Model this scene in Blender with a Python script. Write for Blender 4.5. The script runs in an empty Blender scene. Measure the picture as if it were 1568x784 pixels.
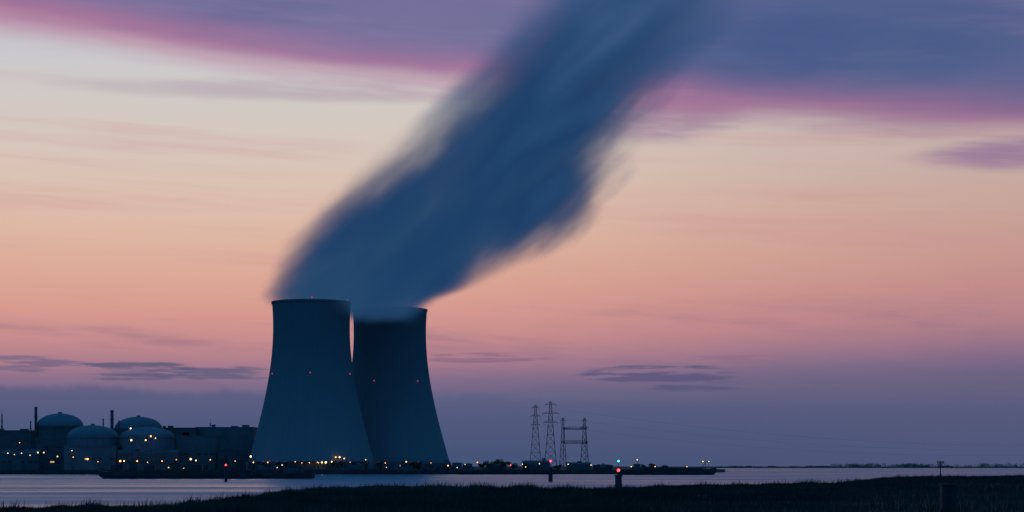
import bpy, bmesh, math, random
import numpy as np
from mathutils import Vector, Matrix
random.seed(7); rng=np.random.default_rng(11)
scene=bpy.context.scene
scene.view_settings.view_transform='Standard'
scene.view_settings.look='None'
scene.view_settings.exposure=0
F=2923.0; CAMH=8.0
def X(b,d): return (b-784.0)/F*d       # bearing -> metres east at distance d
def Z(e,d): return CAMH+(714.0-e)/F*d  # elevation reading -> metres height at distance d
def lin(c):
    return tuple(((v/255)/12.92 if v/255<=0.04045 else ((v/255+0.055)/1.055)**2.4) for v in c)+(1.0,)

# ---------------------------------------------------------------- node expression helper
class E:
    def __init__(s,t,k): s.t=t; s.k=k
    def _m(s,op,*a):
        n=s.t.nodes.new('ShaderNodeMath'); n.operation=op
        for i,v in enumerate((s,)+a):
            if isinstance(v,E): s.t.links.new(v.k,n.inputs[i])
            else: n.inputs[i].default_value=v
        return E(s.t,n.outputs[0])
    def __add__(s,o): return s._m('ADD',o)
    def __radd__(s,o): return s._m('ADD',o)
    def __sub__(s,o): return s._m('SUBTRACT',o)
    def __rsub__(s,o): return (s*-1.0)+o
    def __mul__(s,o): return s._m('MULTIPLY',o)
    def __rmul__(s,o): return s._m('MULTIPLY',o)
    def __truediv__(s,o): return s._m('DIVIDE',o)
    def sqrt(s): return s._m('SQRT')
    def pw(s,o): return s._m('POWER',o)
    def mx(s,o): return s._m('MAXIMUM',o)
    def mn(s,o): return s._m('MINIMUM',o)
    def abs(s): return s._m('ABSOLUTE')
    def ss(s,a,b,lo=0.0,hi=1.0):
        n=s.t.nodes.new('ShaderNodeMapRange'); n.interpolation_type='SMOOTHSTEP'
        s.t.links.new(s.k,n.inputs[0])
        for i,v in ((1,a),(2,b),(3,lo),(4,hi)): n.inputs[i].default_value=v
        return E(s.t,n.outputs[0])
def vec(t,a,b,c):
    n=t.nodes.new('ShaderNodeCombineXYZ')
    for i,v in enumerate((a,b,c)):
        if isinstance(v,E): t.links.new(v.k,n.inputs[i])
        else: n.inputs[i].default_value=v
    return n.outputs[0]
def noise(t,v,scale=1.0,detail=3.0,rough=0.5,dist=0.0):
    n=t.nodes.new('ShaderNodeTexNoise'); t.links.new(v,n.inputs['Vector'])
    n.inputs['Scale'].default_value=scale; n.inputs['Detail'].default_value=detail
    n.inputs['Roughness'].default_value=rough; n.inputs['Distortion'].default_value=dist
    return E(t,n.outputs[0])
def ramp(t,fac,stops,interp='LINEAR'):
    n=t.nodes.new('ShaderNodeValToRGB'); t.links.new(fac.k,n.inputs[0])
    n.color_ramp.interpolation=interp
    el=n.color_ramp.elements
    while len(el)>1: el.remove(el[0])
    el[0].position=stops[0][0]; el[0].color=stops[0][1]
    for p,c in stops[1:]:
        e=el.new(p); e.color=c
    return n.outputs[0]
def mixc(t,f,a,b):
    n=t.nodes.new('ShaderNodeMix'); n.data_type='RGBA'
    if isinstance(f,E): t.links.new(f.k,n.inputs[0])
    else: n.inputs[0].default_value=f
    for i,v in ((6,a),(7,b)):
        if isinstance(v,tuple): n.inputs[i].default_value=v
        else: t.links.new(v,n.inputs[i])
    return n.outputs[2]
def curve(t,fac,pts):
    n=t.nodes.new('ShaderNodeFloatCurve'); t.links.new(fac.k,n.inputs['Value'])
    c=n.mapping.curves[0]
    c.points[0].location=pts[0]; c.points[1].location=pts[-1]
    for p in pts[1:-1]: c.points.new(*p)
    n.mapping.update()
    return E(t,n.outputs[0])

# ---------------------------------------------------------------- world
w=bpy.data.worlds.new("World"); scene.world=w; w.use_nodes=True
t=w.node_tree; t.nodes.clear()
tc=t.nodes.new('ShaderNodeTexCoord'); sp=t.nodes.new('ShaderNodeSeparateXYZ')
t.links.new(tc.outputs['Generated'],sp.inputs[0])
dx,dy,dz=[E(t,sp.outputs[i]) for i in range(3)]
hl=(dx*dx+dy*dy).sqrt().mx(0.001)
az=dx._m('ARCTAN2',dy)            # 0 = looking at the towers
el=(dz/hl)                        # tangent of elevation
az_p=az*F; el_p=el*F              # same angular unit as bearings
el_p=el_p.mn(6000.0)
wob=noise(t,vec(t,az*6.0,el*22.0,0.3),1.0,3.0,0.55)-0.5
shift=az_p.ss(-500.0,800.0,0.0,34.0)
e2=el_p-shift+wob*26.0
S=[(0,(66,82,119)),(30,(70,85,121)),(70,(80,91,127)),(105,(101,99,132)),(125,(128,108,138)),(150,(163,121,140)),(185,(195,137,141)),
   (230,(213,152,143)),(285,(219,167,149)),(350,(221,181,162)),(430,(218,193,179)),(520,(211,200,192)),(600,(203,201,203)),(690,(188,186,201)),(760,(160,165,192))]
base=ramp(t,e2/760.0,[(p/760.0,lin(c)) for p,c in S])
base=mixc(t,az_p.ss(-200.0,900.0,0.0,0.30),base,lin((122,97,124)))
nA=noise(t,vec(t,az*4.0,(el+az*0.05)*70.0,1.7),1.0,4.0,0.6)          # long streaks
nB=noise(t,vec(t,az*30.0,el*430.0,11.3),1.0,4.0,0.6)                  # small ragged clouds
nC=noise(t,vec(t,az*9.0,(el+az*0.06)*80.0,6.3),1.0,4.0,0.6)           # wisps
base=mixc(t,nA.ss(0.50,0.78,0.0,0.36)*el_p.ss(120.0,300.0),base,lin((203,144,150)))
base=mixc(t,nC.ss(0.46,0.75,0.0,0.42)*el_p.ss(80.0,130.0)*el_p.ss(200.0,280.0,1.0,0.0),base,lin((116,98,132)))
# low bank above the horizon
bn=noise(t,vec(t,az*30.0,el*20.0,4.1),1.0,4.0,0.6)
bank=(el_p-(bn-0.5)*44.0-az_p.ss(-500.0,300.0,4.0,-14.0)).ss(104.0,118.0,1.0,0.0)
base=mixc(t,bank*az_p.ss(-350.0,200.0,0.85,0.55),base,ramp(t,el_p/120.0,[(0,lin((64,83,119))),(0.6,lin((76,89,126))),(1,lin((88,92,130)))]))
def blob(a0,e0,ra,re):
    return (((az_p-a0)/ra).pw(2.0)+((el_p-e0)/re).pw(2.0)).ss(0.0,1.0,1.0,0.0)
for a0,e0,ra,re,col,am in [(-570,144,110,20,(84,88,122),0.85),(-440,141,110,14,(86,90,124),0.8),(-740,152,150,16,(94,94,128),0.7),(225,141,150,18,(84,84,122),0.85),(290,121,110,12,(84,84,122),0.75),
        (-40,166,130,10,(120,92,125),0.55),(330,162,120,10,(130,98,128),0.45)]:
    q=blob(a0,e0,ra,re)
    base=mixc(t,(nB+q*0.14).ss(0.50,0.70)*q.ss(0.0,0.5)*am,base,lin(col))
for a0,e0,ra,re,am in [(770,465,230,36,0.9),(560,505,260,30,0.3),(240,530,170,50,0.75),(-300,572,520,24,0.35)]:
    q=blob(a0,e0,ra,re)
    base=mixc(t,(nC*0.8+q*0.22).ss(0.38,0.68)*q*am,base,lin((150,118,152)))
# big cloud deck with pink lit lower fringe
n1=noise(t,vec(t,az*3.0,(el+az*0.105)*26.0,0.9),1.0,4.0,0.55)-0.5
n2=nC-0.5
db=el_p-562.0+az_p*0.092+n1*40.0+n2*30.0-az_p.ss(-800.0,-300.0,12.0,0.0)
deck=db.ss(-20.0,40.0)
inner=db.ss(0.0,92.0)
n3=noise(t,vec(t,az*8.0,(el-az*0.05)*30.0,6.6),1.0,4.0,0.55)
dcol=mixc(t,az_p.ss(-250.0,600.0),lin((112,106,152)),lin((78,92,138)))
dcol=mixc(t,n3.ss(0.35,0.7,0.0,0.6),dcol,lin((84,92,142)))
dcol=mixc(t,nC.ss(0.5,0.75,0.0,0.35),dcol,lin((140,122,162)))
fr=mixc(t,az_p.ss(-100.0,500.0),lin((188,114,150)),lin((160,104,144)))
dcol=mixc(t,(inner*-1.0+1.0)*(nA.ss(0.3,0.6,0.68,0.95)),dcol,fr)
base=mixc(t,deck*0.95,base,dcol)
q=blob(480.0,640.0,380.0,90.0)
base=mixc(t,q*n3.ss(0.3,0.62,0.1,0.9),base,lin((66,88,136)))
# higher sky, and the blue dusk sky away from the afterglow
base=mixc(t,el_p.ss(740.0,1300.0),base,(0.05,0.14,0.32,1))
back=az.abs().ss(0.34,0.75)
bc=ramp(t,el,[(0.0,(0.032,0.145,0.33,1)),(0.5,(0.019,0.15,0.375,1)),(1.0,(0.018,0.145,0.375,1))])
base=mixc(t,back,base,bc)
base=mixc(t,el.ss(-0.02,0.0,1.0,0.0),base,(0.01,0.03,0.06,1))
bg=t.nodes.new('ShaderNodeBackground'); t.links.new(base,bg.inputs[0]); bg.inputs[1].default_value=1.0
sky=t.nodes.new('ShaderNodeTexSky'); sky.sky_type='NISHITA'; sky.sun_disc=False
sky.sun_elevation=math.radians(-2.0); sky.sun_rotation=math.radians(-6.0)
bg2=t.nodes.new('ShaderNodeBackground'); t.links.new(sky.outputs[0],bg2.inputs[0]); bg2.inputs[1].default_value=0.01
ad=t.nodes.new('ShaderNodeAddShader'); t.links.new(bg.outputs[0],ad.inputs[0]); t.links.new(bg2.outputs[0],ad.inputs[1])
wo=t.nodes.new('ShaderNodeOutputWorld'); t.links.new(ad.outputs[0],wo.inputs[0])

sl=bpy.data.lights.new('sun','SUN'); sl.energy=0.02; sl.angle=math.radians(4); sl.color=(1,0.6,0.45)
so=bpy.data.objects.new('sun',sl); scene.collection.objects.link(so)
so.rotation_euler=Vector((0.1,-1,-0.03)).to_track_quat('-Z','Y').to_euler(); so.location=(0,0,900)

# ---------------------------------------------------------------- camera
cd=bpy.data.cameras.new('camera'); cam=bpy.data.objects.new('camera',cd); scene.collection.objects.link(cam)
cam.location=(0,0,CAMH); cam.rotation_euler=(math.radians(90),0,0)
cd.lens=36*F/1568; cd.sensor_width=36; cd.shift_y=322/1568; cd.clip_start=0.5; cd.clip_end=90000
scene.camera=cam

# ---------------------------------------------------------------- materials
def mat(name,c1,c2=None,scale=0.05,rough=0.85,stretch=(1,1,1),metal=0.0,bump=0.0):
    m=bpy.data.materials.new(name); m.use_nodes=True; t=m.node_tree
    b=t.nodes['Principled BSDF']; b.inputs['Roughness'].default_value=rough; b.inputs['Metallic'].default_value=metal
    if 'Specular IOR Level' in b.inputs: b.inputs['Specular IOR Level'].default_value=0.2
    g=t.nodes.new('ShaderNodeNewGeometry'); s=t.nodes.new('ShaderNodeSeparateXYZ'); t.links.new(g.outputs['Position'],s.inputs[0])
    a=[E(t,s.outputs[i])*stretch[i] for i in range(3)]
    n=noise(t,vec(t,*a),scale,4.0,0.6)
    c2=c2 or tuple(v*0.6 for v in c1)
    t.links.new(mixc(t,n.ss(0.3,0.7),tuple(c1)+(1,),tuple(c2)+(1,)),b.inputs['Base Color'])
    return m
def emat(name,c,s):
    m=bpy.data.materials.new(name); m.use_nodes=True; t=m.node_tree; t.nodes.clear()
    e=t.nodes.new('ShaderNodeEmission'); e.inputs[0].default_value=tuple(c)+(1,); e.inputs[1].default_value=s
    o=t.nodes.new('ShaderNodeOutputMaterial'); t.links.new(e.outputs[0],o.inputs[0]); return m
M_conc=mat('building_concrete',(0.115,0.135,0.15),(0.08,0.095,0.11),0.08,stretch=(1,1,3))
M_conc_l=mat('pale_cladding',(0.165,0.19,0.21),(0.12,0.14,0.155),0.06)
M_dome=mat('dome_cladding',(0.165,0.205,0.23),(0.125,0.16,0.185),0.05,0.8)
M_dark=mat('dark_steel',(0.06,0.06,0.065),(0.035,0.035,0.04),0.3,0.6)
M_pyl=mat('galvanised_steel',(0.12,0.12,0.13),(0.08,0.08,0.09),0.3,0.6)
M_hull=mat('hull_paint',(0.05,0.05,0.06),(0.03,0.03,0.035),0.2,0.6)
M_win=mat('window_glass',(0.05,0.06,0.07),(0.03,0.04,0.05),0.3,0.5)
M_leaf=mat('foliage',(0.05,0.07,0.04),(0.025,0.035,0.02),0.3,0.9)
M_farleaf=mat('distant_foliage',(0.15,0.16,0.15),(0.11,0.12,0.11),0.02,0.9)  # leaf colour lightened to paint in the haze of distance
M_bark=mat('bark',(0.06,0.05,0.04),None,0.5,0.9)
M_warm=emat('lamp_warm',(1.0,0.62,0.25),4.0)
M_orange=emat('lamp_orange',(1.0,0.36,0.10),4.0)
M_white=emat('lamp_white',(0.95,0.9,0.8),2.5)
M_red=emat('lamp_red',(1.0,0.05,0.06),5.0)
M_green=emat('lamp_green',(0.05,0.9,0.45),4.0)
M_dimred=emat('lamp_obstruction',(1.0,0.10,0.14),0.7)

# ---------------------------------------------------------------- mesh helpers
def obj(name,bm,mats,parent=None,smooth=False):
    me=bpy.data.meshes.new(name); bm.to_mesh(me); bm.free()
    for m in (mats if isinstance(mats,(list,tuple)) else [mats]): me.materials.append(m)
    if smooth:
        for p in me.polygons: p.use_smooth=True
    o=bpy.data.objects.new(name,me); scene.collection.objects.link(o)
    if parent: o.parent=parent
    return o
def empty(name):
    o=bpy.data.objects.new(name,None); scene.collection.objects.link(o); return o
def box(bm,x0,x1,y0,y1,z0,z1,mi=0):
    v=[bm.verts.new(p) for p in ((x0,y0,z0),(x1,y0,z0),(x1,y1,z0),(x0,y1,z0),(x0,y0,z1),(x1,y0,z1),(x1,y1,z1),(x0,y1,z1))]
    for f in ((3,2,1,0),(4,5,6,7),(0,1,5,4),(1,2,6,5),(2,3,7,6),(3,0,4,7)):
        bm.faces.new([v[i] for i in f]).material_index=mi
def beam(bm,p,q,wd,mi=0,n=4,w2=None):
    p=Vector(p); q=Vector(q); d=(q-p).normalized()
    a=d.orthogonal().normalized(); b=d.cross(a); w2=w2 or wd
    r=[[],[]]
    for k in range(n):
        an=2*math.pi*(k+0.5)/n; o=a*math.cos(an)+b*math.sin(an)
        r[0].append(bm.verts.new(p+o*wd/2)); r[1].append(bm.verts.new(q+o*w2/2))
    for k in range(n): bm.faces.new([r[0][k],r[0][(k+1)%n],r[1][(k+1)%n],r[1][k]]).material_index=mi
    bm.faces.new(r[0][::-1]).material_index=mi; bm.faces.new(r[1]).material_index=mi
def lathe(bm,c,prof,n=48,mi=0):
    rings=[]
    for r,z in prof:
        if r<0.01: rings.append([bm.verts.new((c[0],c[1],z))])
        else: rings.append([bm.verts.new((c[0]+r*math.cos(2*math.pi*k/n),c[1]+r*math.sin(2*math.pi*k/n),z)) for k in range(n)])
    for a,b in zip(rings,rings[1:]):
        for k in range(n):
            f=[a[k%len(a)],a[(k+1)%n%len(a)],b[(k+1)%n%len(b)],b[k%len(b)]]
            f2=[]; [f2.append(x) for x in f if x not in f2]
            if len(f2)>2: bm.faces.new(f2).material_index=mi
def ball(bm,c,r,mi=0):
    k=bmesh.ops.create_icosphere(bm,subdivisions=1,radius=r,matrix=Matrix.Translation(c))
    for v in k['verts']:
        for f in v.link_faces: f.material_index=mi

# ---------------------------------------------------------------- water
bm=bmesh.new()
vs=[bm.verts.new(p) for p in ((-45000,-3000,0),(45000,-3000,0),(45000,60000,0),(-45000,60000,0))]; bm.faces.new(vs)
m=bpy.data.materials.new('river_water'); m.use_nodes=True; t=m.node_tree; b=t.nodes['Principled BSDF']
b.inputs['Base Color'].default_value=(0.15,0.25,0.29,1); b.inputs['IOR'].default_value=1.34
g=t.nodes.new('ShaderNodeNewGeometry'); s=t.nodes.new('ShaderNodeSeparateXYZ'); t.links.new(g.outputs['Position'],s.inputs[0])
px,py=E(t,s.outputs[0]),E(t,s.outputs[1])
na=noise(t,vec(t,px*0.03,py*0.10,0.0),1.0,4.0,0.6)
nb=noise(t,vec(t,px*0.004,py*0.025,3.0),1.0,3.0,0.5)
bp=t.nodes.new('ShaderNodeBump'); bp.inputs['Strength'].default_value=0.8; bp.inputs['Distance'].default_value=2.0
t.links.new((na*nb.ss(0.3,0.7,0.6,1.4)).k,bp.inputs['Height']); t.links.new(bp.outputs[0],b.inputs['Normal'])
t.links.new(nb.ss(0.3,0.7,0.22,0.48).k,b.inputs['Roughness'])
obj('river_water',bm,m)

# ---------------------------------------------------------------- far land
bm=bmesh.new()
front=[(-9000,1990),(-700,1985),(-470,1960),(-420,1935),(105,1930),(170,1958),(190,2060),(290,2600),(500,5200),(900,8600),(3000,9000),(9000,8800)]
top=[bm.verts.new((x,y,4.0 if y<5000 else 2.5)) for x,y in front]
bot=[bm.verts.new((x,y-6,-1)) for x,y in front]
back_=[bm.verts.new((x,60000,2.5)) for i,(x,y) in enumerate([( -45000,0)]+[( -30000+5000*k,0) for k in range(10)]+[(45000,0)])]
for i in range(len(front)-1):
    bm.faces.new([bot[i],bot[i+1],top[i+1],top[i]]); bm.faces.new([top[i],top[i+1],back_[i+1],back_[i]])
obj('ground',bm,mat('polder_ground',(0.06,0.065,0.05),(0.03,0.035,0.03),0.02,0.95))

# ---------------------------------------------------------------- marsh foreground
eb=np.array([-3000,-300,0,100,200,300,380,420,480,560,620,700,780,850,950,1050,1150,1280,1310,1350,1450,1568,2200,4500],float)
ee=np.array([774,774,772,770,768,765,757,751,746,742.5,743.5,745,745,747,744.5,741,740.5,740,735,730.5,728.5,727.5,727,727],float)
def edge(x,y):
    bb=784+F*x/np.maximum(y,30)
    return (CAMH-1.85)*F/(np.interp(bb,eb,ee)-714.0)
xs=np.arange(-1400,1600,9.0); ys=np.arange(-250,1500,9.0)
GX,GY=np.meshgrid(xs,ys)
def hgt(x,y):
    d=edge(x,y)-y
    z=0.55*np.clip(d/16,-2.2,1)+0.16*np.sin(x*0.031+np.sin(y*0.02)*2)*np.sin(y*0.043+1)+0.1*np.sin(x*0.11+y*0.07)
    dk=np.clip((75-y)/50,0,1); dk=dk*dk*(3-2*dk)
    return z*(1-dk)+6.3*dk
GZ=hgt(GX,GY)
nv=GX.size; nx=len(xs); ny=len(ys)
co=np.stack([GX,GY,GZ],-1).reshape(-1,3)
idx=np.arange(nv).reshape(ny,nx)
fc=np.stack([idx[:-1,:-1],idx[:-1,1:],idx[1:,1:],idx[1:,:-1]],-1).reshape(-1,4)
me=bpy.data.meshes.new('marsh_ground'); me.from_pydata(co.tolist(),[],fc.tolist())
me.materials.append(mat('marsh_soil',(0.028,0.033,0.025),(0.014,0.018,0.015),0.15,1.0))
for p in me.polygons: p.use_smooth=True
scene.collection.objects.link(bpy.data.objects.new('marsh_ground',me))
N=200000
bb=rng.uniform(-350,1950,N); 
dmaxv=np.array((CAMH-1.85)*F/(np.interp(bb,eb,ee)-714.0))
u=rng.uniform(0,1,N)
near=215.0
isedge=rng.uniform(0,1,N)<0.40
dd=near+(dmaxv+4-near)*np.where(isedge,1-np.abs(rng.normal(0,0.07,N)),u)
dd=np.clip(dd,near,dmaxv+6)
x=(bb-784)/F*dd; y=dd; z=np.maximum(hgt(x,y),-0.15)
cl=np.sin(x*0.21+np.sin(y*0.13)*2)*0.5+np.sin(x*0.05+2)*0.5+np.sin(x*0.9+y*0.3)*0.35+np.sin(x*0.43+1.3*np.sin(x*0.07))*0.4
hh=(1.1+0.48*cl+rng.uniform(-0.4,0.55,N)); hh=np.clip(hh,0.3,2.6)
tall=rng.uniform(0,1,N)<(0.03+0.12*np.clip(cl,0,1)); hh=np.where(tall,hh*rng.uniform(1.3,1.8,N),hh)
wd=rng.uniform(0.05,0.12,N)*np.clip(dd/350,1,2.2)
lean=rng.normal(0.14,0.18,N)*hh; leany=rng.normal(0,0.1,N)
an=rng.uniform(-0.7,0.7,N); cx=np.cos(an)*wd/2; cy=np.sin(an)*wd/2
P=np.zeros((N,5,3))
P[:,0]=np.stack([x-cx,y-cy,z-0.1],-1); P[:,1]=np.stack([x+cx,y+cy,z-0.1],-1)
P[:,2]=np.stack([x+cx*0.8+lean*0.4,y+cy*0.8+leany*0.4,z+hh*0.6],-1); P[:,3]=np.stack([x-cx*0.8+lean*0.4,y-cy*0.8+leany*0.4,z+hh*0.6],-1)
P[:,4]=np.stack([x+lean,y+leany,z+hh],-1)
me=bpy.data.meshes.new('marsh_grass'); me.vertices.add(N*5); me.vertices.foreach_set('co',P.reshape(-1))
o5=np.arange(N)*5
loops=np.stack([o5,o5+1,o5+2,o5+3,o5+3,o5+2,o5+4],-1).reshape(-1)
ls=np.stack([np.arange(N)*7,np.arange(N)*7+4],-1).reshape(-1)
me.loops.add(N*7); me.loops.foreach_set('vertex_index',loops.astype(np.int32))
me.polygons.add(N*2); me.polygons.foreach_set('loop_start',ls.astype(np.int32))
me.update(calc_edges=True); me.validate()
me.materials.append(mat('marsh_grass',(0.062,0.068,0.055),(0.014,0.019,0.017),0.035,0.9,stretch=(0.4,1,1)))
scene.collection.objects.link(bpy.data.objects.new('marsh_grass',me))

# ---------------------------------------------------------------- cooling towers
def tower_mat():
    m=bpy.data.materials.new('tower_concrete'); m.use_nodes=True; t=m.node_tree; b=t.nodes['Principled BSDF']
    b.inputs['Roughness'].default_value=0.9; b.inputs['Specular IOR Level'].default_value=0.03
    tc=t.nodes.new('ShaderNodeTexCoord'); s=t.nodes.new('ShaderNodeSeparateXYZ'); t.links.new(tc.outputs['Object'],s.inputs[0])
    x,y,z=[E(t,s.outputs[i]) for i in range(3)]
    a=x._m('ARCTAN2',y)
    streak=noise(t,vec(t,a*20.0,z*0.015,0.0),1.0,4.0,0.6)
    blot=noise(t,vec(t,x,y,z),0.02,3.0,0.6)
    rib=(a*56.0)._m('SINE').ss(-0.2,0.9,0.0,1.0)
    v=streak*0.22+blot*0.30+rib*0.03+z.ss(10.0,165.0,0.55,0.0)  # streaks, blotches and ribs, plus ground haze painted in as paler concrete toward the base
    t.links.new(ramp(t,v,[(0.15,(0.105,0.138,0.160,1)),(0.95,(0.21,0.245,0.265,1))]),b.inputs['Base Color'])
    return m
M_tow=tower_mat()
def cooling_tower(b,d,topz,lights):
    e=empty('cooling_tower'); cx=X(b,d); e.location=(cx,d,0)
    H=topz; zt=topz-26
    R=lambda z:40.0*math.sqrt(1+((z-zt)/108.0)**2)
    zs=[13+(H-13)*k/50 for k in range(51)]
    prof=[(R(z),z) for z in zs[:-1]]+[(R(H)+0.0,H-2.0),(R(H)+0.6,H-1.9),(R(H)+0.6,H+0.2),(R(H)-1.0,H+0.2)]+[(R(z)-1.0,z) for z in zs[:-1][::-1]]+[(R(13),13)]
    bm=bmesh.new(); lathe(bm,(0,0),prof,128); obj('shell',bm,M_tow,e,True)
    bm=bmesh.new(); n=44
    for k in range(n):
        a0=2*math.pi*k/n
        for s_ in (-1,1):
            a1=a0+s_*math.pi/n
            beam(bm,(R(4)*1.02*math.cos(a0),R(4)*1.02*math.sin(a0),3.5),(R(13)*math.cos(a1),R(13)*math.sin(a1),13.4),1.1)
    obj('leg_columns',bm,M_conc,e)
    bm=bmesh.new(); lathe(bm,(0,0),[(R(4)+3,3.5),(R(4)+3,5.5),(R(4)+2,5.5),(R(4)+2,3.5)],96)
    lathe(bm,(0,0),[(R(10)-10,3.5),(R(10)-10,12.5),(0,12.6)],64)
    obj('basin',bm,M_conc,e)
    bm=bmesh.new()
    for lb,lz in lights:
        lx=X(lb,d)-cx; r=R(lz)+0.9; lx=max(-r*0.985,min(r*0.985,lx)); ly=-math.sqrt(r*r-lx*lx)
        ball(bm,(lx,ly,lz),0.65)
        beam(bm,(lx,ly,lz-2),(lx,ly,lz-0.5),0.25,1)
    obj('obstruction_lamps',bm,[M_dimred,M_dark],e)
D1,D2=2000,2115
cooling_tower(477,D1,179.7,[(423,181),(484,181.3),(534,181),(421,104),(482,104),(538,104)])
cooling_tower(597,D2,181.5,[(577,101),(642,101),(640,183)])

# ---------------------------------------------------------------- steam plume (volume)
kk=0.7037
rows=[(505,(470,660)),(465,(407,664)),(440,(412,716)),(400,(432,785)),(350,(470,890)),(300,(524,958)),(250,(576,996)),(200,(628,1020)),(150,(682,1048)),(100,(734,1078)),(50,(780,1115)),(0,(818,1165)),(-150,(925,1335)),(-260,(995,1475))]
pl=[]
for yy,(l,r) in rows:
    z=CAMH+(714-yy)*kk; L=(l-784)*kk; Rr=(r-784)*kk
    pl.append((z,(L+Rr)/2,(Rr-L)/2))
z0=pl[0][0]; z1=pl[-1][0]
RY=lambda z: float(np.interp(z,[z0,185,300,500,z1],[94,98,112,116,130]))
CY=lambda z: float(np.interp(z,[z0,z1],[2052,1990]))
bm=bmesh.new(); prev=None; n=40
Zs=np.linspace(z0,z1,40)
pz=[p[0] for p in pl]
for z in Zs:
    c=np.interp(z,pz,[p[1] for p in pl]); r=np.interp(z,pz,[p[2] for p in pl])
    k1=float(np.interp(z,[z0,180,300],[1.1,1.35,1.62]))
    k2=float(np.interp(z,[z0,180,260],[1.08,1.12,1.38]))
    ring=[]
    for k in range(n):
        a=2*math.pi*k/n; ca=math.cos(a)
        ring.append(bm.verts.new((c+r*ca*(k1 if ca>0 else k2),CY(z)+RY(z)*1.15*math.sin(a),z)))
    if prev:
        for k in range(n): bm.faces.new([prev[k],prev[(k+1)%n],ring[(k+1)%n],ring[k]])
    else: bm.faces.new(ring[::-1])
    prev=ring
bm.faces.new(prev)
m=bpy.data.materials.new('steam'); m.use_nodes=True; t=m.node_tree; t.nodes.clear()
g=t.nodes.new('ShaderNodeNewGeometry'); s=t.nodes.new('ShaderNodeSeparateXYZ'); t.links.new(g.outputs['Position'],s.inputs[0])
x,y,z=[E(t,s.outputs[i]) for i in range(3)]
tt=(z-z0)/(z1-z0)
cx=curve(t,tt,[((p[0]-z0)/(z1-z0),(p[1]+300)/800) for p in pl])*800.0-300.0
rx=curve(t,tt,[((p[0]-z0)/(z1-z0),p[2]/200) for p in pl])*200.0
ry=curve(t,tt,[((q-z0)/(z1-z0),RY(q)/200) for q in (z0,185,300,500,z1)])*200.0
cy=tt*(1990-2052)+2052.0
vx=(x-cx)/rx; vy=(y-cy)/ry
q=(vx*vx+vy*vy).sqrt()
th=math.radians(44); sn,cs=math.sin(th),math.cos(th)
perp=x*sn-z*cs; al=x*cs+z*sn
perp=perp-tt*tt*70.0          # streaks get steeper higher up
nz=noise(t,vec(t,perp*0.025,y*0.011,al*0.0085),1.0,4.0,0.52)-0.5
nl=noise(t,vec(t,perp*0.011,y*0.006,al*0.0075+3.7),1.0,1.0,0.5)-0.5
right=vx.ss(-0.3,0.95)*tt.ss(0.02,0.25)
amp=right*0.95+tt.ss(0.0,0.35,0.12,0.36)
ss_=q*-1.0+1.07+nz*amp+nl*(right*0.8+0.10)
soft=ss_.mx(0.0)/(tt.ss(0.0,0.4,0.36,0.78)+right*0.28)
dens=soft.ss(0.0,1.0)
dens=dens*((vx.ss(-0.1,1.0)*tt.ss(0.35,0.8)*-0.70)+1.0)
zst=((x+137.0)/62.0).pw(2.0).ss(0.0,1.0,-13.0,0.0)+nz*34.0
dens=dens*(z-182.0-zst).ss(-12.0,16.0)
fade=curve(t,tt,[(0,1.0),(0.3,1.0),(0.5,0.8),(0.68,0.52),(0.85,0.29),(1.0,0.12)])
dens=dens*fade*0.046*(nz*2.6+1.0).mx(0.42)
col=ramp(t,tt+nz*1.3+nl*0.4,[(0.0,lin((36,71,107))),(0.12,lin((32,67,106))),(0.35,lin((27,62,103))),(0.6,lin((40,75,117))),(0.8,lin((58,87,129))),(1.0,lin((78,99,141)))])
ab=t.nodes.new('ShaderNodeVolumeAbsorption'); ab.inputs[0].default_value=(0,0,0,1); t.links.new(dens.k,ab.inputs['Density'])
em=t.nodes.new('ShaderNodeEmission'); t.links.new(col,em.inputs[0]); t.links.new(dens.k,em.inputs[1])  # steam glows by itself: emission stands in for sky light scattered in the plume
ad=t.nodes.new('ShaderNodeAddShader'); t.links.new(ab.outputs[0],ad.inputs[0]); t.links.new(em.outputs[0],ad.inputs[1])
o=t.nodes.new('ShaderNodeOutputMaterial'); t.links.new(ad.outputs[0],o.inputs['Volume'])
try: m.cycles.volume_step_rate=0.4
except Exception as ex: print('steprate',ex)
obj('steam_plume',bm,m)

# ---------------------------------------------------------------- reactor buildings
def reactor(b,half,cyl_e,top_e,d,mt,name='reactor_building'):
    e=empty(name); cx=X(b,d); e.location=(cx,d,0); r=half/F*d; zc=Z(cyl_e,d); zt=Z(top_e,d)
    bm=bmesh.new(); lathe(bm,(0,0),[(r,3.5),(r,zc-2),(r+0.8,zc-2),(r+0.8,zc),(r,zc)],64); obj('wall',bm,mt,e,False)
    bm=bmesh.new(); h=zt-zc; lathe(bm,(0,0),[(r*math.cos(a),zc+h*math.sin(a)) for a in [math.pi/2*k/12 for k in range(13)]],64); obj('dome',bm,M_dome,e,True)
    bm=bmesh.new()
    for k in range(20):
        a=2*math.pi*k/20; beam(bm,((r+0.1)*math.cos(a),(r+0.1)*math.sin(a),3.5),((r+0.1)*math.cos(a),(r+0.1)*math.sin(a),zc-2.2),0.8)
    lathe(bm,(0,0),[(2.2,zt-0.4),(2.2,zt+1.2),(0,zt+1.6)],12)
    obj('buttresses',bm,mt,e)
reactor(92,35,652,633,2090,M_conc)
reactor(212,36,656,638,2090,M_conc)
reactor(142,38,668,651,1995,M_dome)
reactor(226,40,668,654,1990,M_dome)
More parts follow.
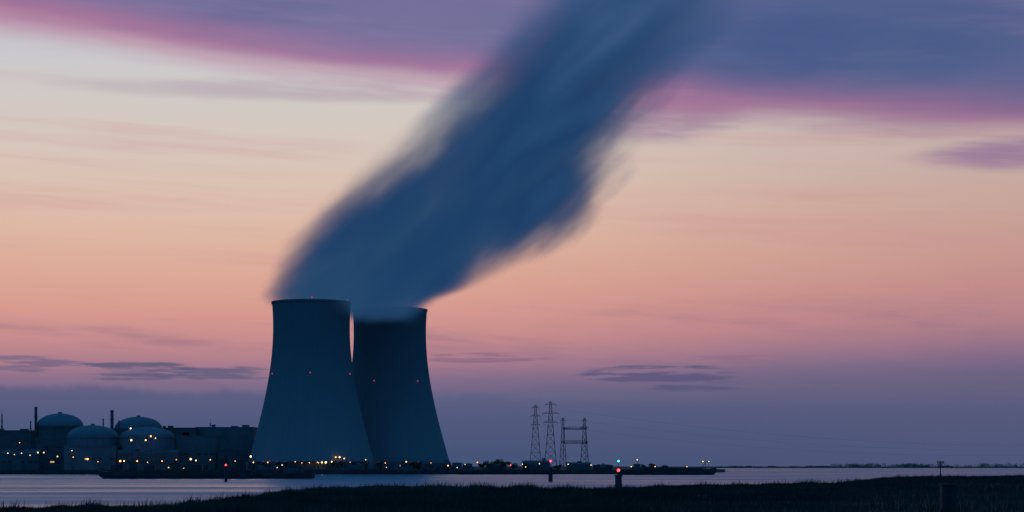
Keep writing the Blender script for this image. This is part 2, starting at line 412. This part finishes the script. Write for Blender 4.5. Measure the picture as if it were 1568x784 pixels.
def hall(b0,b1,et,d,dep,mt,name,win=2,roof=0.0):
    e=empty(name); x0,x1=X(b0,d),X(b1,d); zt=Z(et,d)
    e.location=((x0+x1)/2,d,0); hw=(x1-x0)/2
    bm=bmesh.new(); box(bm,-hw,hw,0,dep,3.5,zt)
    if roof:
        a=[bm.verts.new(p) for p in ((-hw,0,zt+0.002),(hw,0,zt+0.002),(hw,dep,zt+0.002),(-hw,dep,zt+0.002),(-hw,dep/2,zt+roof),(hw,dep/2,zt+roof))]
        for f in ((0,1,5,4),(2,3,4,5),(0,4,3),(1,2,5)): bm.faces.new([a[i] for i in f])
    obj('walls',bm,mt,e)
    bm=bmesh.new(); 
    if not roof: box(bm,-hw-0.4,hw+0.4,-0.4,dep+0.4,zt+0.003,zt+0.9)
    k=0
    while k<max(1,int(hw/9)):
        xx=random.uniform(-hw*0.8,hw*0.8); ww=random.uniform(1.5,4)
        box(bm,xx-ww,xx+ww,dep*0.3,dep*0.3+ww*2,zt+0.91,zt+0.9+random.uniform(1.5,4)); k+=1
    obj('roof_trim',bm,mt,e)
    bm=bmesh.new()
    for r_ in range(win):
        zz=3.5+(zt-3.5)*(r_+0.55)/(win+0.2)
        nn=max(2,int(hw/3.2))
        for k in range(nn):
            if random.random()<0.3: continue
            xc=-hw+2*hw*(k+0.5)/nn
            box(bm,xc-hw/nn*0.62,xc+hw/nn*0.62,-0.25,-0.02,zz,zz+1.4,1 if random.random()<0.07 else 0)
    if win: obj('windows',bm,[M_win,M_winlit],e)
    return e
M_winlit=emat('lit_window',(1.0,0.6,0.3),0.8)
hall(-260,-60,662,2110,60,M_conc,'turbine_hall',2)
hall(-60,52,660,2080,50,M_conc,'turbine_hall',1)
hall(56,104,672,2040,30,M_conc,'auxiliary_building',2)
hall(98,178,684,1968,22,M_conc_l,'auxiliary_building',1)
hall(176,196,664,2060,25,M_conc,'auxiliary_building',2)
hall(240,300,656,2100,50,M_conc,'turbine_hall',1)
hall(300,388,655,2112,60,M_conc_l,'turbine_hall',1)
hall(270,330,668,2030,30,M_conc_l,'auxiliary_building',1)
hall(180,272,693,1958,14,M_conc,'workshop',1,3)
hall(0,60,694,1995,20,M_conc,'workshop',1,4)
hall(-120,-10,698,1995,20,M_conc,'workshop',1,4)
hall(335,385,690,2020,25,M_conc,'workshop',1)
hall(585,625,706,1960,20,M_conc,'warehouse',1,3)
hall(645,688,709,1955,15,M_conc,'warehouse',1,2)
hall(440,500,709,1945,12,M_conc_l,'pump_house',1,1.5)
hall(800,842,708,1990,20,M_conc,'warehouse',1,2)
hall(868,905,710,1985,18,M_conc,'switch_house',1,1.5)
def stack(b,et,d,wd,name='ventilation_stack'):
    bm=bmesh.new(); zt=Z(et,d); r=wd/2
    lathe(bm,(0,0),[(r*1.15,3.5),(r,zt*0.5),(r*0.9,zt-1.5),(r*1.1,zt-1.5),(r*1.1,zt),(r*0.7,zt),(r*0.7,zt-3),(0,zt-3)],20)
    for q in (0.35,0.6,0.85): lathe(bm,(0,0),[(r,zt*q),(r*1.6,zt*q),(r*1.6,zt*q+0.4),(r,zt*q+0.4)],20)
    o=obj(name,bm,M_conc); o.location=(X(b,d),d,0)
stack(55,623,2075,3.4); stack(171.5,628,2070,3.8); stack(158,641,2072,1.6); stack(47,645,2072,1.6); stack(182,644,2072,1.6)

# lattice mast / pylons
def lattice(bm,cx,cy,z0,z1,w0,w1,nseg,bw=0.5,br=0.3):
    prev=None
    for k in range(nseg+1):
        f=k/nseg; f2=1-(1-f)**1.25; z=z0+(z1-z0)*f2; w=w0+(w1-w0)*f2**0.8
        c=[Vector((cx+sx*w/2,cy+sy*w/2,z)) for sx,sy in ((-1,-1),(1,-1),(1,1),(-1,1))]
        if prev:
            for i in range(4):
                beam(bm,prev[i],c[i],bw); j=(i+1)%4
                beam(bm,prev[i],c[j],br); beam(bm,prev[j],c[i],br); beam(bm,c[i],c[j],br)
        prev=c
def pylon(b,et,d,w0=9,arms=3,armw=9):
    e=empty('electricity_pylon'); e.location=(X(b,d),d,0); zt=Z(et,d)
    bm=bmesh.new(); lattice(bm,0,0,3.5,zt,w0,1.6,9); obj('lattice_tower',bm,M_pyl,e)
    bm=bmesh.new(); ins=bmesh.new(); tips=[]
    for k in range(arms):
        z=zt-3-k*(zt-3.5)*0.13; aw=armw*(0.75+0.25*(k%2)+0.1*k)
        for s_ in (-1,1):
            beam(bm,(0,-0.8,z),(s_*aw,0,z),0.4); beam(bm,(0,0.8,z),(s_*aw,0,z),0.4); beam(bm,(0,0,z+2.4),(s_*aw,0,z),0.35)
            beam(bm,(s_*aw*0.5,0,z),(s_*aw*0.5,0,z+1.2),0.25)
            beam(ins,(s_*aw,0,z),(s_*aw,0,z-2.4),0.3); tips.append(Vector((X(b,d)+s_*aw,d,z-2.4)))
    obj('cross_arms',bm,M_pyl,e); obj('insulators',ins,M_dark,e)
    return tips
tA=pylon(820,620,2150,15,3,5); tB=pylon(843,615,2060,15,3,8)
tC=pylon(862,640,2200,9,1,4); tD=pylon(895,640,2200,11,2,4)
e=empty('substation_gantry'); d=2195; e.location=(X(880,d),d,0); bm=bmesh.new()
for ee_,rx_,dp in ((657,14,1.8),(678,15,2.2)):
    zz=Z(ee_,d); pr=None
    for k in range(25):
        a=2*math.pi*k/24; p=Vector((rx_*math.cos(a),6*math.sin(a),zz+dp*0.5*math.sin(a)))
        if pr is not None: beam(bm,pr,p,0.55); beam(bm,pr+Vector((0,0,1.6)),p+Vector((0,0,1.6)),0.45); beam(bm,pr,p+Vector((0,0,1.6)),0.25)
        pr=p
for xx in (-13,13): 
    beam(bm,(xx,0,3.5),(xx*0.98,0,Z(655,d)),0.5)
obj('ring_beams',bm,M_pyl,e)
def wires(pairs,sag,name,r=0.12):
    bm=bmesh.new()
    for p,q in pairs:
        pr=None
        for k in range(25):
            f=k/24; v=p.lerp(q,f); v.z-=sag*4*f*(1-f)
            if pr is not None: beam(bm,pr,v,r*2,0,3)
            pr=v.copy()
    obj(name,bm,M_dark)
far=pylon(1720,672,2350,9,3,9)
wires(list(zip(tB,far))[::2],16,'power_line',0.045)
def mast(b,et,d,w0=3,name='lattice_mast'):
    bm=bmesh.new(); lattice(bm,0,0,3.5,Z(et,d),w0,0.8,8,0.35,0.25); beam(bm,(0,0,Z(et,d)),(0,0,Z(et,d)+5),0.3)
    o=obj(name,bm,M_pyl); o.location=(X(b,d),d,0)
mast(3,634,2100,4); mast(322,648,2140,2.5); mast(345,686,1950,2.5)

# ---------------------------------------------------------------- lamps
def lamp(b,e_,d,mt,r=0.9,gz=4.0,name='street_lamp'):
    bm=bmesh.new(); z=Z(e_,d)
    ball(bm,(0,0,z),r,1)
    if name=='street_lamp':
        beam(bm,(0.6,0.6,gz-0.5),(0.6,0.6,z+0.6),0.3,0,6,0.2); beam(bm,(0.6,0.6,z+0.6),(0,0,z+r+0.1),0.2); box(bm,-0.7,0.7,-0.4,0.4,z+r,z+r+0.2,0)
    else:
        box(bm,-0.4,0.4,r*0.6,r*0.6+0.7,z-0.4,z+0.4,0); beam(bm,(0,r*0.6+0.3,z),(0,r*0.6+1.5,z),0.25)
    o=obj(name,bm,[M_dark,mt]); o.location=(X(b,d),d,0)
for b_,e_,mt,r in [(12,694,M_warm,.6),(22,696,M_orange,.5),(33,694,M_white,.6),(46,697,M_warm,.5),(58,693,M_warm,.8),(67,693,M_orange,.8),(88,699,M_warm,.7),(112,700,M_orange,.5),
    (134,703,M_orange,1.1),(150,707,M_orange,.5),(184,706,M_orange,1.2),(190,706,M_warm,.8),(210,706,M_orange,.9),(226,708,M_warm,.5),(248,706,M_orange,.7),(270,704,M_orange,.5),(292,703,M_warm,1.2),(300,705,M_warm,.8),(322,704,M_orange,.7),(360,706,M_orange,.5),
    (384,699,M_warm,1.1),(388,708,M_warm,.7),(410,708,M_orange,.7),(432,712,M_white,.6),(452,707,M_warm,.6),(462,709,M_orange,.6),(474,708,M_warm,1.0),(480,702,M_orange,.8),(487,708,M_warm,1.2),(493,708,M_warm,1.0),(499,708,M_warm,1.2),(508,707,M_warm,.8),
    (514,700,M_orange,.9),(520,700,M_warm,1.0),(527,702,M_orange,.8),(536,708,M_warm,.6),(560,704,M_warm,.5),(590,709,M_orange,.5),(622,707,M_warm,.8),(660,709,M_orange,.4),(686,713,M_orange,.8),
    (700,716,M_white,.5),(712,711,M_warm,.4),(731,708,M_orange,.7),(782,712,M_red,.7),(800,711,M_warm,.5),(826,710,M_orange,.6),(870,711,M_warm,.5),(905,712,M_warm,.5),(-40,700,M_warm,.8),(-90,702,M_warm,.8)]:
    lamp(b_,e_,1940,mt,r*0.9)
for b_,e_,mt,r,d in [(200,656,M_warm,.8,1935),(201,674,M_warm,1.0,1935),(223,674,M_warm,.8,1948),(231,668,M_orange,.9,1948),(238,671,M_warm,.6,1948),(110,690,M_white,.5,1965),(30,678,M_orange,.5,2078)]:
    lamp(b_,e_,d,mt,r,4,'wall_lamp' if e_==690 or e_==678 else 'street_lamp')

# ---------------------------------------------------------------- quay clutter
e=empty('quay'); bm=bmesh.new()
box(bm,-700,104,1922,1934,-1,4.25)
for k in range(99):
    xx=-690+k*8; box(bm,xx,xx+1.0,1921.3,1922.01,-1,4.1)
for k in range(54): 
    xx=-680+k*14.5; lathe(bm,(xx,1924),[(0.4,4.25),(0.4,5.0),(0.6,5.0),(0.6,5.3),(0,5.3)],8)
obj('quay_wall',bm,M_dark,e)
def tank(b,d,r,h):
    e=empty('storage_tank'); e.location=(X(b,d),d,0)
    bm=bmesh.new(); lathe(bm,(0,0),[(r,3.5),(r,4+h),(r*1.03,4+h),(r*1.03,4.3+h),(0,4.3+h+r*0.2)],32); obj('shell',bm,M_conc_l,e)
    bm=bmesh.new()
    for k in range(14):
        a=2*math.pi*k/14; beam(bm,(r*math.cos(a),r*math.sin(a),4+h),(r*math.cos(a),r*math.sin(a),5.4+h),0.15)
        a2=-math.pi/2+k*0.08; box(bm,r*1.02*math.cos(a2),r*1.02*math.cos(a2)+0.9,r*1.05*math.sin(a2)-1,r*1.05*math.sin(a2),4+h*k/14,4.2+h*k/14)
    obj('railing_and_stair',bm,M_dark,e)
for b_,d,r,h in [(700,1970,5,7),(716,1975,5,6),(548,1960,6,6),(570,1962,5,7),(760,1965,4,5),(926,1960,5,5),(420,1950,4,5)]: tank(b_,d,r,h)
def containers(b,d,n,name='container_stack'):
    bm=bmesh.new()
    for k in range(n):
        for l in range(random.choice((1,1,2,2,3))):
            box(bm,k*6.4,k*6.4+6.1,random.uniform(-.2,.2),2.4,4.25+l*2.62,4.25+l*2.62+2.58)
    o=obj(name,bm,random.choice((M_dark,M_conc,M_dark))); o.location=(X(b,d),d,0)
for b_,n in [(395,3),(520,4),(603,3),(668,2),(745,3),(908,3),(290,3)]: containers(b_,1938,n)
def crane(b,d,h,s_):
    e=empty('harbour_crane'); e.location=(X(b,d),d,0)
    bm=bmesh.new()
    for xx in (-2.5,2.5):
        for yy in (-2.5,2.5): beam(bm,(xx,yy,4),(xx*0.6,yy*0.6,4+h*0.4),0.6)
    box(bm,-3,3,-2,2,4+h*0.4,4+h*0.6); obj('portal_and_cab',bm,M_dark,e)
    bm=bmesh.new(); beam(bm,(0,-0.8,4+h*0.55),(s_*h*0.9,0,4+h),0.5); beam(bm,(0,0.8,4+h*0.6),(s_*h*0.9,0,4+h),0.4); beam(bm,(s_*h*0.9,0,4+h),(s_*h*0.9,0,4+h*0.4),0.15); beam(bm,(0,0,4+h*0.6),(0,0,4+h*0.95),0.4); beam(bm,(0,0,4+h*.95),(s_*h*.9,0,4+h),.15)
    obj('jib',bm,M_dark,e)
crane(541,1945,11,1); crane(655,1945,9,-1)
bm=bmesh.new(); d=1900
for k in range(20):
    xx=X(-60,d)+k*10; beam(bm,(xx,d,-1),(xx,d,2.4),0.8,0,8); 
box(bm,X(-60,d)-2,X(-60,d)+195,d-2,d+2,2.4,3.2); obj('jetty',bm,M_dark)

# ---------------------------------------------------------------- trees
def leafmass(bm,c,rad,n,sz):
    for k in range(n):
        while True:
            p=Vector((random.uniform(-1,1),random.uniform(-1,1),random.uniform(-1,1)))
            if 0.35<p.length<1: break
        p=Vector((c[0]+p.x*rad[0],c[1]+p.y*rad[1],c[2]+p.z*rad[2])); s_=sz*random.uniform(0.5,1.2)
        a=Vector((random.gauss(0,1),random.gauss(0,1),random.gauss(0,1))).normalized(); b=a.orthogonal().normalized(); 
        q=[bm.verts.new(p+a*s_),bm.verts.new(p+b*s_*0.7),bm.verts.new(p-a*s_),bm.verts.new(p-b*s_*0.7)]; bm.faces.new(q)
def tree(b,d,h,wd,name='tree'):
    e=empty(name); e.location=(X(b,d),d,0); bm=bmesh.new(); beam(bm,(0,0,3.8),(0.2,0,4+h*0.6),0.6,0,6,0.25)
    cl=[]
    for k in range(7):
        a=random.uniform(0,6.28); q=(math.cos(a)*wd*random.uniform(.2,.42),math.sin(a)*wd*.3,4+h*random.uniform(0.4,0.85)); cl.append(q)
        beam(bm,(0.1,0,4+h*0.3),q,0.25,0,5,0.08)
    obj('trunk_and_limbs',bm,M_bark,e); bm=bmesh.new()
    for q in cl: leafmass(bm,q,(wd*.24,wd*.24,h*.17),70,0.55)
    leafmass(bm,(0,0,4+h*0.45),(wd*.4,wd*.4,h*.3),90,0.6)
    obj('crown',bm,M_leaf,e)
for b_,h,wd in [(738,8,8),(748,10,10),(758,12,12),(766,12,10),(774,10,11),(786,8,10),(752,7,9),(722,5,6),(806,7,8),(640,6,7),(632,7,7),(920,7,8),(934,6,7),(855,6,8),(985,6,8),(1000,7,9),(1018,5,8)]:
    tree(b_,1975+random.uniform(-8,8),h,wd)
bm=bmesh.new()
for k in range(75):
    xx=random.uniform(-690,110); leafmass(bm,(xx,1944+random.uniform(-3,6),4.6),(random.uniform(2,7),2,random.uniform(1,3.0)),50,0.5)
obj('shrubs',bm,M_leaf)
bm=bmesh.new()
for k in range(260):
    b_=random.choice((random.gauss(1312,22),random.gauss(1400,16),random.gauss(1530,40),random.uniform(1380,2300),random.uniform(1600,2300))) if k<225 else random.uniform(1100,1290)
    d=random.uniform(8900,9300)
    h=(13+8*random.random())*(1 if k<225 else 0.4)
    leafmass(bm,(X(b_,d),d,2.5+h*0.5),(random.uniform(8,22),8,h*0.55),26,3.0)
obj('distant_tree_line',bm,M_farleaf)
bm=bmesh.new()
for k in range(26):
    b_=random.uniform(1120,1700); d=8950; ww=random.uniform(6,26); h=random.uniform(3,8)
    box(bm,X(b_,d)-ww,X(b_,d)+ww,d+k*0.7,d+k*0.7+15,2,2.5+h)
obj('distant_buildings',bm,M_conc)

# ---------------------------------------------------------------- barges
def barge(b0,b1,d,beamw,hh,bow_right,bridge_f,lights,name='cargo_barge'):
    e=empty(name); x0,x1=X(b0,d),X(b1,d); L=x1-x0; e.location=((x0+x1)/2,d,0)
    s_=1 if bow_right else -1; bm=bmesh.new()
    st=[(-0.5,0.55,0.5,1.0),(-0.49,0.9,0.1,1.0),(-0.46,1,-0.6,0.95),(-0.3,1,-0.8,0.86),(0,1,-0.8,0.82),(0.3,1,-0.8,0.86),(0.42,0.95,-0.6,1.0),(0.47,0.7,-0.2,1.15),(0.495,0.25,hh*0.45,1.3),(0.5,0.06,hh*0.9,1.35)]
    prev=None
    for f,wf,zb,zt in st:
        xx=s_*f*L; w2=beamw/2*wf
        r=[bm.verts.new(p) for p in ((xx,-w2,hh*zt),(xx,-w2*0.98,(zb+hh*zt)/2),(xx,-w2*0.8,zb),(xx,w2*0.8,zb),(xx,w2*0.98,(zb+hh*zt)/2),(xx,w2,hh*zt))]
        if prev:
            for i in range(6): bm.faces.new([prev[i],prev[(i+1)%6],r[(i+1)%6],r[i]])
        else: bm.faces.new(r)
        prev=r
    bm.faces.new(prev[::-1]); obj('hull',bm,M_hull,e)
    bm=bmesh.new(); box(bm,-0.32*L,0.36*L,-beamw*0.38,beamw*0.38,hh*0.8,hh*1.12) if s_>0 else box(bm,-0.36*L,0.32*L,-beamw*0.38,beamw*0.38,hh*0.8,hh*1.12)
    nh=14
    for k in range(nh):
        xx=(-0.31+0.66*k/nh)*L*s_; box(bm,min(xx,xx+s_*0.04*L),max(xx,xx+s_*0.04*L),-beamw*0.36,beamw*0.36,hh*1.122,hh*1.12+0.45)
    obj('hatch_covers',bm,M_dark,e)
    bm=bmesh.new(); bx=s_*bridge_f*L
    box(bm,bx-6,bx+6,-beamw*0.4,beamw*0.4,hh*0.82,hh+1.6); box(bm,bx-3,bx+3,-3,3,hh+1.602,hh+4.4); box(bm,bx-3.5,bx+3.5,-3.4,3.4,hh+4.402,hh+4.7)
    obj('wheelhouse',bm,M_conc,e)
    bm=bmesh.new(); box(bm,bx-2.8,bx+2.8,-3.06,-3.005,hh+2.7,hh+3.9)
    for k in range(5): box(bm,bx-5.3+k*2.2,bx-4.2+k*2.2,-beamw*0.4-0.05,-beamw*0.4-0.005,hh+0.3,hh+1.1)
    obj('windows',bm,M_win,e)
    bm=bmesh.new(); beam(bm,(bx,0,hh+4.7),(bx,0,hh+8),0.25); beam(bm,(bx-1.6,0,hh+6.8),(bx+1.6,0,hh+6.8),0.15)
    fx=s_*0.39*L; beam(bm,(fx,0,hh),(fx,0,hh+7.5),0.45); beam(bm,(fx-2.5,0,hh+6.5),(fx+2.5,0,hh+6.5),0.3); beam(bm,(fx-4,0,hh*0.9),(fx,0,hh+6),0.25)
    for k in range(30):
        xx=(-0.47+0.94*k/29)*L; beam(bm,(xx,-beamw*0.47,hh*0.85),(xx,-beamw*0.47,hh+1.0),0.12)
    beam(bm,(-0.47*L,-beamw*.47,hh+0.95),(0.47*L,-beamw*.47,hh+0.95),0.1)
    obj('masts_and_rails',bm,M_dark,e)
    bm=bmesh.new()
    for lx,lz,r in lights:
        ball(bm,(lx*L,-beamw*0.3,hh+lz),r); beam(bm,(lx*L,-beamw*0.3+0.3,hh*0.9),(lx*L,-beamw*0.3+0.3,hh+lz+r),0.2,1)
    if lights: obj('deck_lamps',bm,[M_warm,M_dark],e)
    return e
barge(150,482,1235,11,4.2,False,0.40 * -1,[(-0.17,3.0,.35),(0.33,3.0,.3),(-0.1,2.6,.2)])
barge(945,1097,1790,11,5.6,True,-0.30,[(0.36,6.9,.5),(0.42,6.9,.45),(-0.30,8.5,.5),(-0.36,2.0,.45),(-0.12,2.2,.4),(0.2,2.0,.35)])
barge(700,850,1880,11,4.0,True,-0.38,[(0.2,3.3,.4)])
barge(520,640,1885,10,3.6,False,-0.38,[(0.1,3.3,.4)])
bm=bmesh.new(); d=1235
for b_,h in [(178,4),(205,6),(232,3.5),(268,5),(300,4),(345,8),(372,6)]:
    xx=X(b_,d); box(bm,xx-random.uniform(2,5),xx+random.uniform(2,5),d-2.5,d+2.5,4.03+0.5,5+h); beam(bm,(xx,d,5+h),(xx,d,7+h),0.2)
obj('deck_cargo',bm,M_dark)

# ---------------------------------------------------------------- beacons
def beacon(b,d,base_w,top_z,mast_z,lamps,gz=-1,name='navigation_beacon'):
    e=empty(name); e.location=(X(b,d),d,0); bm=bmesh.new(); r=base_w/2
    lathe(bm,(0,0),[(r,gz),(r,top_z-0.5),(r*1.25,top_z-0.5),(r*1.25,top_z),(0,top_z)],18)
    for k in range(3): lathe(bm,(0,0),[(r,top_z*0.25*(k+1)),(r*1.08,top_z*0.25*(k+1)),(r*1.08,top_z*0.25*(k+1)+0.2),(r,top_z*0.25*(k+1)+0.2)],18)
    obj('pile',bm,M_dark,e)
    bm=bmesh.new(); beam(bm,(0,0,top_z),(0,0,mast_z),0.3,0,8,0.18)
    for k in range(6):
        a=2*math.pi*k/6; beam(bm,(r*1.15*math.cos(a),r*1.15*math.sin(a),top_z),(r*1.15*math.cos(a),r*1.15*math.sin(a),top_z+1.0),0.08)
    lathe(bm,(0,0),[(r*1.15,top_z+0.95),(r*1.18,top_z+1.0),(r*1.15,top_z+1.05)],12)
    for k in range(8): beam(bm,(-0.25,-r-0.15,0.2+k*top_z/8),(0.25,-r-0.15,0.2+k*top_z/8),0.07)
    obj('mast_and_railing',bm,M_dark,e)
    for lz,mt,rr in lamps:
        bm=bmesh.new(); ball(bm,(0,-0.35,lz),rr,0); box(bm,-0.3,0.3,-0.3,0.3,lz+rr,lz+rr+0.15,1); obj('lantern',bm,[mt,M_dark],e)
beacon(947,690,2.4,Z(727,690),Z(703,690),[(Z(706,690),M_green,.40),(Z(720,690),M_red,.6)])
beacon(843,1000,2.2,Z(716,1000),Z(700,1000),[(Z(706,1000),M_red,.6)])
beacon(346,970,1.5,Z(718,970),Z(706,970),[(Z(712,970),M_red,.5)])
e=empty('mooring_post'); d=300; e.location=(X(1452,d),d,0); bm=bmesh.new()
box(bm,-1.15,1.15,-1.0,1.0,-0.5,4.9); box(bm,-1.3,1.3,-1.15,1.15,4.902,5.25)
bmesh.ops.bevel(bm,geom=bm.edges[:],offset=0.07,segments=1,affect='EDGES')
obj('timber_pile',bm,M_hull,e); bm=bmesh.new()
for zz in (1.2,2.8,4.2): box(bm,-1.2,1.2,-1.06,1.06,zz,zz+0.22)
for k in range(10): beam(bm,(-0.35,-1.2,0.3+k*0.5),(0.35,-1.2,0.3+k*0.5),0.07)
beam(bm,(-0.35,-1.2,0),(-0.35,-1.2,5.4),0.07); beam(bm,(0.35,-1.2,0),(0.35,-1.2,5.4),0.07)
obj('straps_and_ladder',bm,M_dark,e)
e=empty('day_beacon'); d=1150; e.location=(X(1440,d),d,0); bm=bmesh.new()
beam(bm,(0,0,0),(0,0,Z(706,d)),0.6,0,8); beam(bm,(-1.6,0,0),(0,0,4.5),0.3); beam(bm,(1.6,0,0),(0,0,4.5),0.3); obj('pole',bm,M_dark,e)
bm=bmesh.new(); za=Z(707,d)
for a,b__ in (((-2.2,za),(2.2,za)),((-2.2,za),(0,za-3)),((2.2,za),(0,za-3)),((-1.5,za-3.6),(1.5,za-3.6))):
    beam(bm,(a[0],0,a[1]),(b__[0],0,b__[1]),0.45)
for k in range(5): beam(bm,(-1.8+k*0.45,0,za-k*0.55),(1.8-k*0.45,0,za-k*0.55),0.35)
obj('topmark',bm,M_dark,e)
